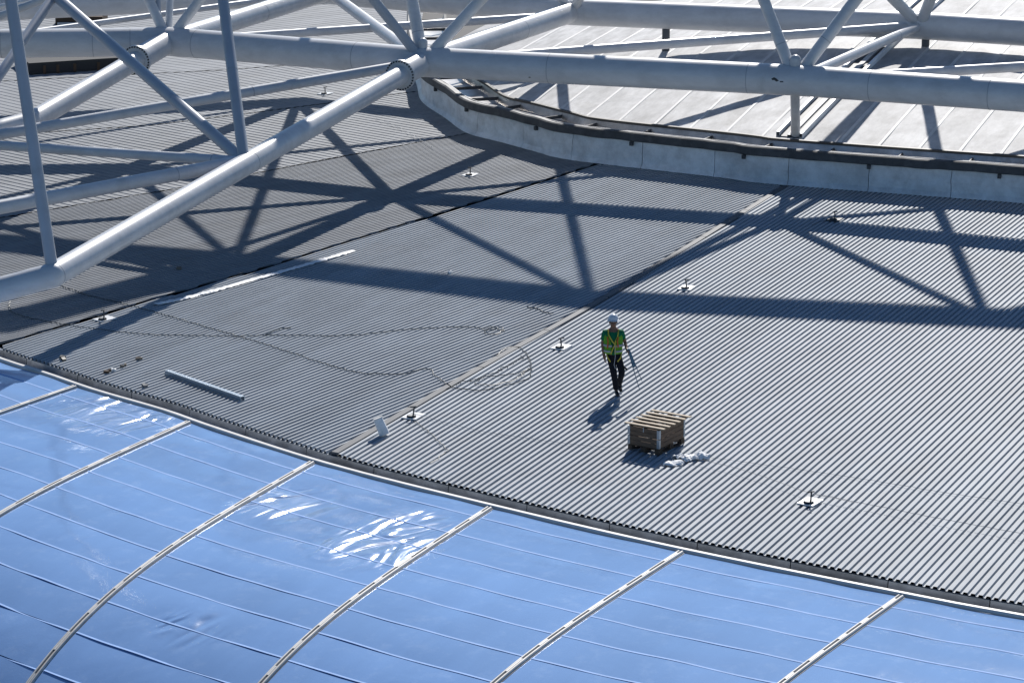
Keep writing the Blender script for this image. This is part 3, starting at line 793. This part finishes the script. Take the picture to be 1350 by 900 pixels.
# short pale cowl at the foot of the seam
a = at(507, 574); cw = empty('vent_cowl', a); tag(cw, 'short pale grey leaning cowl beside the broad flashing near the edge', 'cowl')
top = a+Vector((-.14, .05, .36))
MB().tube(a+Vector((0, 0, .03)), top, .115, .10, 20).build('pipe', M['kerb'], cw, True)
MB().tube(top, top+(top-a).normalized()*.02, .112, None, 20).build('rim', M['white_bar'], cw, True)

# ------------------------------------------------------------------ lifeline anchors
ANCH = [((545, 549), 'anchor with dark post on a white plate where the cable crosses the broad flashing'),
        ((740, 458), 'white plated anchor post between the broad flashing and the worker'),
        ((905, 380), 'white plated anchor post just above the long shadow band'),
        ((1068, 662), 'white plated anchor post alone on the ribs right of the crate'),
        ((620, 231), 'white plated anchor post in the lit patch near the node shadow'),
        ((138, 421), 'white plated anchor post beside the second seam under the slanting tube'),
        ((429, 124), 'small anchor post behind the slanting tube near its upper end'),
        ((1100, 290), 'dark anchor post in the shade below the kerb')]
def anchor(i, p, lab):
    b = at(*p); r = empty('roof_anchor', b); tag(r, lab, 'anchor', 'lifeline anchors on the ribbed roofs')
    rn = random.Random(i+40); Mx = Matrix.Rotation(R((66 if p[0] > 500 else 50)+rn.uniform(-9, 9)), 3, 'Z')
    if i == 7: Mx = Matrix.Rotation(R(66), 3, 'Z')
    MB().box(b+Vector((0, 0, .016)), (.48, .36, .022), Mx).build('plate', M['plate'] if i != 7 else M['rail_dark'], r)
    MB().tube(b+Vector((-.04, -.10, .03)), b+Vector((-.04, -.10, .07)), .11, .09, 12).build('base', M['bolt'], r, True)
    MB().tube(b+Vector((-.0, -.10, .05)), b+Vector((rn.uniform(-.03, .03), -.10, .25)), .017, None, 10).build('post', M['rail_dark'], r, True)
    MB().tube(b+Vector((-.07, -.10, .25)), b+Vector((.07, -.10, .26)), .014, None, 8).build('eye_bar', M['rail_dark'], r, True)
for i, (p, l) in enumerate(ANCH): anchor(i, p, l)
# cables
def cable(pxs, r, label, m='cable', z=.02, jitter=.02, seed=1, name='cable', cat='cable', step=.10):
    r *= .56
    pts = resample(catmull([at(*p) for p in pxs], 8), step); rnd = random.Random(seed); out = []
    for i, p in enumerate(pts):
        out.append(Vector((p.x+rnd.gauss(0, jitter), p.y+rnd.gauss(0, jitter), z+abs(rnd.gauss(0, .006)))))
    return tag(MB().path(out, r, 5).build(name, M[m], None, True), label, cat)
cable([(80, 378), (120, 391), (170, 403), (230, 420), (300, 440), (360, 458), (450, 487), (480, 493), (530, 494), (562, 487), (575, 497), (600, 512), (640, 515), (668, 509), (695, 500), (700, 486), (696, 470), (685, 459), (668, 460), (655, 470)], .017, 'long black cable from the tube elbow to a loop at the broad flashing', seed=4)
cable([(12, 398), (14, 410), (30, 418), (70, 426), (130, 435), (200, 442), (300, 444), (350, 443), (460, 443), (520, 437), (570, 433), (620, 432), (640, 436), (655, 434)], .015, 'thin black cable lying left to right across the middle section to a small coil', seed=8)
cable([(545, 556), (560, 565), (575, 580), (588, 592), (580, 603), (566, 612)], .013, 'black cable trailing from the flashing anchor down towards the edge', seed=9)
cable([(590, 514), (610, 505), (640, 498), (665, 495), (690, 492), (697, 487), (680, 500), (650, 508), (625, 505), (655, 490), (675, 480), (690, 470)], .014, 'tangled black cable heap on the light section beside the broad flashing', seed=10, jitter=.04)
cable([(696, 406), (705, 407), (715, 411), (724, 414), (731, 414)], .022, 'short black cable piece near the end of the long shadow', seed=11)
cable([(640, 434), (650, 431), (660, 434), (658, 440), (645, 441), (638, 437), (650, 433), (664, 438)], .014, 'small coil of black cable on the middle section', seed=12, jitter=.04)
cable([(350, 443), (360, 438), (372, 434), (385, 432)], .02, 'short kinked black cable by the left of the cable crossing', seed=13)
cable([(1130, 683-14), (1068, 656), (1000, 632), (950, 618), (895, 606)], .008, 'thin grey lifeline wire from the crate to the lone anchor', 'cable_grey', z=.10, jitter=.004, name='wire', cat='wire')
cable([(1068, 656), (1140, 670), (1240, 690), (1360, 712)], .008, 'thin grey lifeline wire from the lone anchor towards the right side', 'cable_grey', z=.10, jitter=.004, name='wire', cat='wire')
cable([(540, 545), (620, 567), (700, 580), (780, 590), (870, 597), (990, 612), (1130, 632), (1240, 650), (1360, 668)], .006, 'faint grey wire crossing the light section behind the crate', 'cable_grey', z=.03, jitter=.006, name='wire', cat='wire')
cable([(495, 158), (530, 172), (572, 198)], .010, 'short pale wire in the dark corner beside the kerb', 'white_bar', z=.05, jitter=.004, name='wire', cat='wire')
cable([(1070, 298), (1085, 293), (1098, 289)], .012, 'short dark wire running down from the shaded anchor', 'cable', z=.03, jitter=.006, name='wire', cat='wire')
# scraps
def scrap(px, py, s, label, m='rubble', seed=0):
    rnd = random.Random(seed); p = at(px, py); b = MB()
    for k in range(3):
        b.box(p+Vector((rnd.uniform(-s, s)*.6, rnd.uniform(-s, s)*1.2, .03)), (s*rnd.uniform(.6, 1.4), s*rnd.uniform(.5, 1.2), .05), Matrix.Rotation(rnd.uniform(0, 3), 3, 'Z') @ Matrix.Rotation(rnd.uniform(-.4, .4), 3, 'X'))
    tag(b.build('scrap', M[m]), label, 'scrap')
scrap(83, 473, .10, 'dark scrap heap in the shade by the roof edge', 'cable', 1)
scrap(141, 491, .09, 'dark brown scrap nearest the edge in the row of debris', 'brown', 2)
scrap(150, 489, .07, 'white scrap in the row of debris by the edge', 'plate', 3)
scrap(163, 483, .07, 'brown scrap in the middle of the row of debris', 'rubble', 4)
scrap(184, 474, .07, 'pale brown scrap at the upper end of the row of debris', 'rubble', 5)
scrap(190, 510, .09, 'grey blue scrap close to the roof edge', 'flash', 6)
scrap(594, 360, .08, 'small pale scrap just above the long shadow band', 'plate', 7)
scrap(787, 558, .0, 'x', 'cable', 8) if False else None
scrap(235, 354, .10, 'rusty scrap in the shade beside the slanting tube shadow', 'rubble', 9)

# ------------------------------------------------------------------ the worker
px0 = at(813, 521)
man = empty('person', px0); tag(man, 'worker in white helmet and yellow green vest walking on the ribbed roof', 'person')
def skin(name, V_, E_, m, root=0, sub=2, parent=None, mats=None, matf=None):
    """V_: list of ((x,y,z), (rx, ry)); one skinned continuous surface"""
    me = bpy.data.meshes.new(name); me.from_pydata([v[0] for v in V_], E_, [])
    o = bpy.data.objects.new(name, me); C.objects.link(o)
    sk = o.modifiers.new('skin', 'SKIN'); sk.use_smooth_shade = True
    for i, v in enumerate(V_):
        d = me.skin_vertices[0].data[i]; d.radius = v[1] if isinstance(v[1], tuple) else (v[1], v[1]); d.use_root = (i == root)
    ss = o.modifiers.new('sub', 'SUBSURF'); ss.levels = sub; ss.render_levels = sub
    dg = bpy.context.evaluated_depsgraph_get(); dg.update()
    me2 = bpy.data.meshes.new_from_object(o.evaluated_get(dg)); me2.name = name
    bpy.data.objects.remove(o)
    for p in me2.polygons: p.use_smooth = True
    me2.materials.clear()
    ob = bpy.data.objects.new(name, me2); C.objects.link(ob)
    for k in (mats or [m]): me2.materials.append(k)
    if matf:
        for p in me2.polygons: p.material_index = matf(p.center)
    ob.parent = parent
    return ob
cx = -.09                                          # body leans a little to the viewer's left of the leading foot
SH = 1.47
body = [
 ((cx+.03, .06, .93), (.15, .11)),   # 0 pelvis
 ((cx+.01, .06, 1.10), (.14, .105)), # 1 waist
 ((cx, .05, 1.32), (.165, .115)),    # 2 chest
 ((cx, .05, 1.47), (.10, .085)),     # 3 upper chest
 ((cx+.0, .04, 1.56), (.055, .055)), # 4 neck
 ((cx+.0, .01, 1.66), (.075, .09)),  # 5 head low
 ((cx+.0, .02, 1.76), (.078, .095)), # 6 head top
 ((cx-.19, .05, 1.44), (.062, .062)),# 7 r shoulder (viewer left)
 ((cx-.235, .05, 1.16), (.042, .042)),# 8 elbow
 ((cx-.20, .0, .92), (.028, .034)),  # 9 wrist
 ((cx-.185, -.01, .855), (.022, .042)),# 10 palm
 ((cx+.19, .05, 1.44), (.062, .062)),# 11 l shoulder
 ((cx+.27, .10, 1.20), (.042, .042)),# 12 elbow
 ((cx+.30, -.08, 1.10), (.028, .034)),# 13 wrist
 ((cx+.31, -.15, 1.09), (.022, .040)),# 14 palm
 ((cx+.10, .06, .87), (.085, .09)),  # 15 hip l (viewer right)
 ((.11, -.02, .52), (.058, .062)),   # 16 knee
 ((.07, .32, .20), (.022, .022)),    # 17 ankle (rear foot, heel raised)
 ((.095, .26, .09), (.018, .018)),    # 18 ball of rear foot
 ((cx-.06, .06, .87), (.085, .09)),  # 19 hip r
 ((-.06, .0, .50), (.058, .062)),    # 20 knee
 ((-.01, .03, .09), (.025, .025)),   # 21 ankle front foot
 ((.01, -.04, .05), (.02, .02)),  # 22 toe
]
E_ = [(0, 1), (1, 2), (2, 3), (3, 4), (4, 5), (5, 6), (3, 7), (7, 8), (8, 9), (9, 10), (3, 11), (11, 12), (12, 13), (13, 14), (0, 15), (15, 16), (16, 17), (17, 18), (0, 19), (19, 20), (20, 21), (21, 22)]
def fingers(palm, axis, side, curl, lens=(.075, .085, .08, .065), r=.0095):
    b0 = palm; P0 = Vector(body[palm][0]); ax = Vector(axis).normalized(); sd = Vector(side).normalized(); cu = Vector(curl).normalized()
    for k, L in enumerate(lens):
        q = P0+ax*.035+sd*((k-1.5)*.021)
        i = len(body)
        body.append((tuple(q+ax*.015), (r*1.1, r*1.1))); body.append((tuple(q+ax*.045+cu*.008), (r, r))); body.append((tuple(q+ax*(L*.75)+cu*.035), (r*.85, r*.85)))
        E_.extend([(palm, i), (i, i+1), (i+1, i+2)])
    i = len(body)
    q = P0-sd*.045
    body.append((tuple(q+ax*.0), (r*1.2, r*1.2))); body.append((tuple(q-sd*.012+ax*.035+cu*.02), (r, r)))
    E_.extend([(palm, i), (i, i+1)])
fingers(10, (.12, -.1, -1), (0, -1, .1), (.9, -.2, 0))
fingers(14, (.5, -.6, -.6), (.2, -.5, .75), (-.6, -.2, -.6))
bd = skin('body', body, E_, M['skin'], parent=man, sub=1)
def shape(name, V_, E_, m, sub=2): return skin(name, V_, E_, M[m], parent=man, sub=sub)
# shirt with sleeves
b = body
shirt = [((cx+.02, .06, .90), (.175, .135)), ((cx+.01, .06, 1.12), (.16, .12)), ((cx, .05, 1.32), (.185, .13)), ((cx, .05, 1.45), (.13, .105)), ((cx, .045, 1.53), (.07, .07)),
         ((cx-.185, .05, 1.44), (.08, .08)), ((cx-.225, .05, 1.24), (.066, .066)), ((cx+.185, .05, 1.44), (.08, .08)), ((cx+.235, .07, 1.27), (.066, .066))]
shape('shirt', shirt, [(0, 1), (1, 2), (2, 3), (3, 4), (3, 5), (5, 6), (3, 7), (7, 8)], 'shirt')
trs = [((cx+.03, .06, 1.04), (.165, .12)), ((cx+.03, .06, .94), (.168, .125)), ((cx+.11, .06, .86), (.098, .105)), ((.10, .0, .60), (.082, .085)), ((.11, .0, .50), (.076, .078)), ((.085, .2, .32), (.066, .068)), ((.075, .31, .18), (.062, .064)),
       ((cx-.05, .06, .86), (.098, .105)), ((-.085, .02, .62), (.085, .088)), ((-.065, .0, .48), (.074, .078)), ((-.03, .03, .28), (.066, .07)), ((-.012, .04, .10), (.068, .072))]
shape('trousers', trs, [(0, 1), (1, 2), (2, 3), (3, 4), (4, 5), (5, 6), (1, 7), (7, 8), (8, 9), (9, 10), (10, 11)], 'trouser')
for pts in ([((-.01, .06, .07), (.05, .05)), ((.005, -.04, .055), (.048, .045)), ((.03, -.16, .04), (.045, .036))], [((.07, .33, .20), (.062, .062)), ((.08, .33, .12), (.056, .056)), ((.085, .27, .08), (.052, .05)), ((.105, .18, .045), (.048, .04))]):
    shape('boot', pts, [(q, q+1) for q in range(len(pts)-1)], 'boot')
# hi-vis vest: open front shell
def vest():
    vs = []; fs = []; rings = [(.98, .215, .168, .10), (1.10, .208, .165, .12), (1.22, .220, .170, .22), (1.34, .228, .172, .38), (1.43, .20, .155, .62), (1.50, .145, .125, .95)]
    n = 28
    for z, rx, ry, gap in rings:
        for k in range(n+1):
            t = -math.pi/2+gap+(2*math.pi-2*gap)*k/n
            vs.append((cx+rx*math.cos(t), .05+ry*math.sin(t), z))
    for i in range(len(rings)-1):
        for k in range(n):
            t = (k+.5)/n
            a = i*(n+1)+k
            if 2 <= i <= 4:                        # armholes
                ang = (-math.pi/2+rings[i][3]+(2*math.pi-2*rings[i][3])*t) % (2*math.pi)
                if i < 5 and (min(ang, 2*math.pi-ang) < .30 or abs(ang-math.pi) < .30) and i in (3, ): continue
            fs.append([a, a+1, a+n+2, a+n+1])
    o = link('vest', mesh('vest', vs, fs, True), M['vest'], None); o.parent = man
    s = o.modifiers.new('thickness', 'SOLIDIFY'); s.thickness = .008
    return o
vest()
def band(z, rx, ry, h, m, name, g0=.12):
    vs = []; fs = []; n = 28
    for k in range(n+1):
        t = -math.pi/2+g0+(2*math.pi-2*g0)*k/n
        for zz in (z-h/2, z+h/2): vs.append((cx+rx*math.cos(t), .05+ry*math.sin(t), zz))
    for k in range(n): fs.append([2*k, 2*k+2, 2*k+3, 2*k+1])
    o = link(name, mesh(name, vs, fs, True), M[m]); o.parent = man; s = o.modifiers.new('t', 'SOLIDIFY'); s.thickness = .004
band(1.17, .226, .178, .05, 'reflect', 'reflective_band'); band(1.04, .222, .178, .045, 'reflect', 'reflective_band')
def strap(pts, r, m, name='strap'):
    o = MB().path(pts, r, 6).build(name, M[m], None, True); o.parent = man; return o
yf = -.135
strap([(cx-.12, .02, 1.52), (cx-.10, yf+.02, 1.42), (cx-.02, yf, 1.28), (cx+.05, yf, 1.20), (cx+.04, yf-.01, .98)], .014, 'strap')
strap([(cx+.12, .02, 1.52), (cx+.10, yf+.02, 1.42), (cx+.05, yf, 1.30), (cx+.03, yf, 1.20), (cx-.06, yf-.01, 1.0)], .014, 'strap')
strap([(cx-.13, yf+.03, 1.38), (cx-.12, yf, 1.28), (cx-.13, yf+.01, 1.12)], .016, 'strap_red')
strap([(cx+.11, yf+.03, 1.38), (cx+.09, yf-.005, 1.28), (cx+.11, yf+.01, 1.14)], .016, 'strap_red')
strap([(cx-.15, .0, .98), (cx-.12, -.09, .90), (cx-.06, -.07, .80)], .014, 'strap'); strap([(cx+.19, .0, .98), (cx+.17, -.08, .90), (cx+.10, -.07, .80)], .014, 'strap')
strap([(cx+.03, yf-.02, 1.2), (cx+.045, yf-.05, .95), (cx+.02, yf-.03, .75), (cx+.05, yf-.02, .66)], .007, 'reflect', 'lanyard')
# head: helmet, hair, face details
def ell(name, c, r, m, zmin=None, parent=man, seg=24):
    bm = bmesh.new(); bmesh.ops.create_uvsphere(bm, u_segments=seg, v_segments=16, radius=1)
    for v in bm.verts: v.co = Vector((v.co.x*r[0], v.co.y*r[1], max(v.co.z*r[2], zmin) if zmin is not None else v.co.z*r[2]))+Vector(c)
    me = bpy.data.meshes.new(name); bm.to_mesh(me); bm.free()
    for p in me.polygons: p.use_smooth = True
    o = link(name, me, M[m]); o.parent = parent; return o
hc = (cx, .02, 1.755)
hm = ell('helmet', hc, (.118, .138, .125), 'helmet', -.012)
bm = bmesh.new(); vs = []
br = MB()
for k in range(25):
    t = 2*math.pi*k/24; ex = .035 if math.sin(t) < -.2 else .008
    vs.append((hc[0]+(.116)*math.cos(t), hc[1]+.136*math.sin(t), hc[2]+.0)); vs.append((hc[0]+(.116+ex)*math.cos(t), hc[1]+(.136+ex*1.4)*math.sin(t), hc[2]-.014))
o = link('helmet_brim', mesh('helmet_brim', vs, [[2*k, 2*k+2, 2*k+3, 2*k+1] for k in range(24)], True), M['helmet']); o.parent = hm
s = o.modifiers.new('t', 'SOLIDIFY'); s.thickness = .006
ell('hair', (cx, .045, 1.70), (.088, .09, .07), 'hair')
ell('nose', (cx, -.088, 1.665), (.013, .018, .020), 'skin')
for sx in (-1, 1):
    ell('ear', (cx+sx*.083, .02, 1.675), (.012, .022, .032), 'skin'); ell('eye', (cx+sx*.03, -.075, 1.69), (.012, .008, .008), 'hair')
ell('mouth', (cx, -.08, 1.632), (.022, .006, .005), 'strap_red')
# tool on the hip
strap([(cx+.16, .05, .80), (cx+.22, .02, .68), (cx+.32, -.02, .60)], .022, 'boot', 'tool_loop')
# the rods he carries
rods = empty('tripod', px0+Vector((cx+.31, -.16, .3))); tag(rods, 'pair of thin blue grey tripod legs hanging from the hand of the worker', 'tripod')
def wp(x, y, z): return px0+Vector((x, y, z))
topr = wp(cx+.32, -.16, 1.12)
MB().tube(topr, wp(.36, -.20, .66), .012, .010, 8).build('leg', M['rod'], rods, True); MB().tube(wp(.36, -.20, .66), wp(.50, -.22, .20), .009, .007, 8).build('leg', M['rod'], rods, True)
MB().tube(topr+Vector((.03, 0, 0)), wp(.42, -.20, .72), .012, .010, 8).build('leg', M['rod'], rods, True); MB().tube(wp(.42, -.20, .72), wp(.55, -.22, .40), .009, .007, 8).build('leg', M['rod'], rods, True)
MB().path([topr, wp(.30, -.18, .95), wp(.38, -.2, .72)], .028, 8).build('head', M['rod'], rods, True)
MB().tube(wp(.35, -.2, .70), wp(.43, -.2, .74), .008, None, 6).build('brace', M['rod'], rods, True)
bpy.context.view_layer.update()
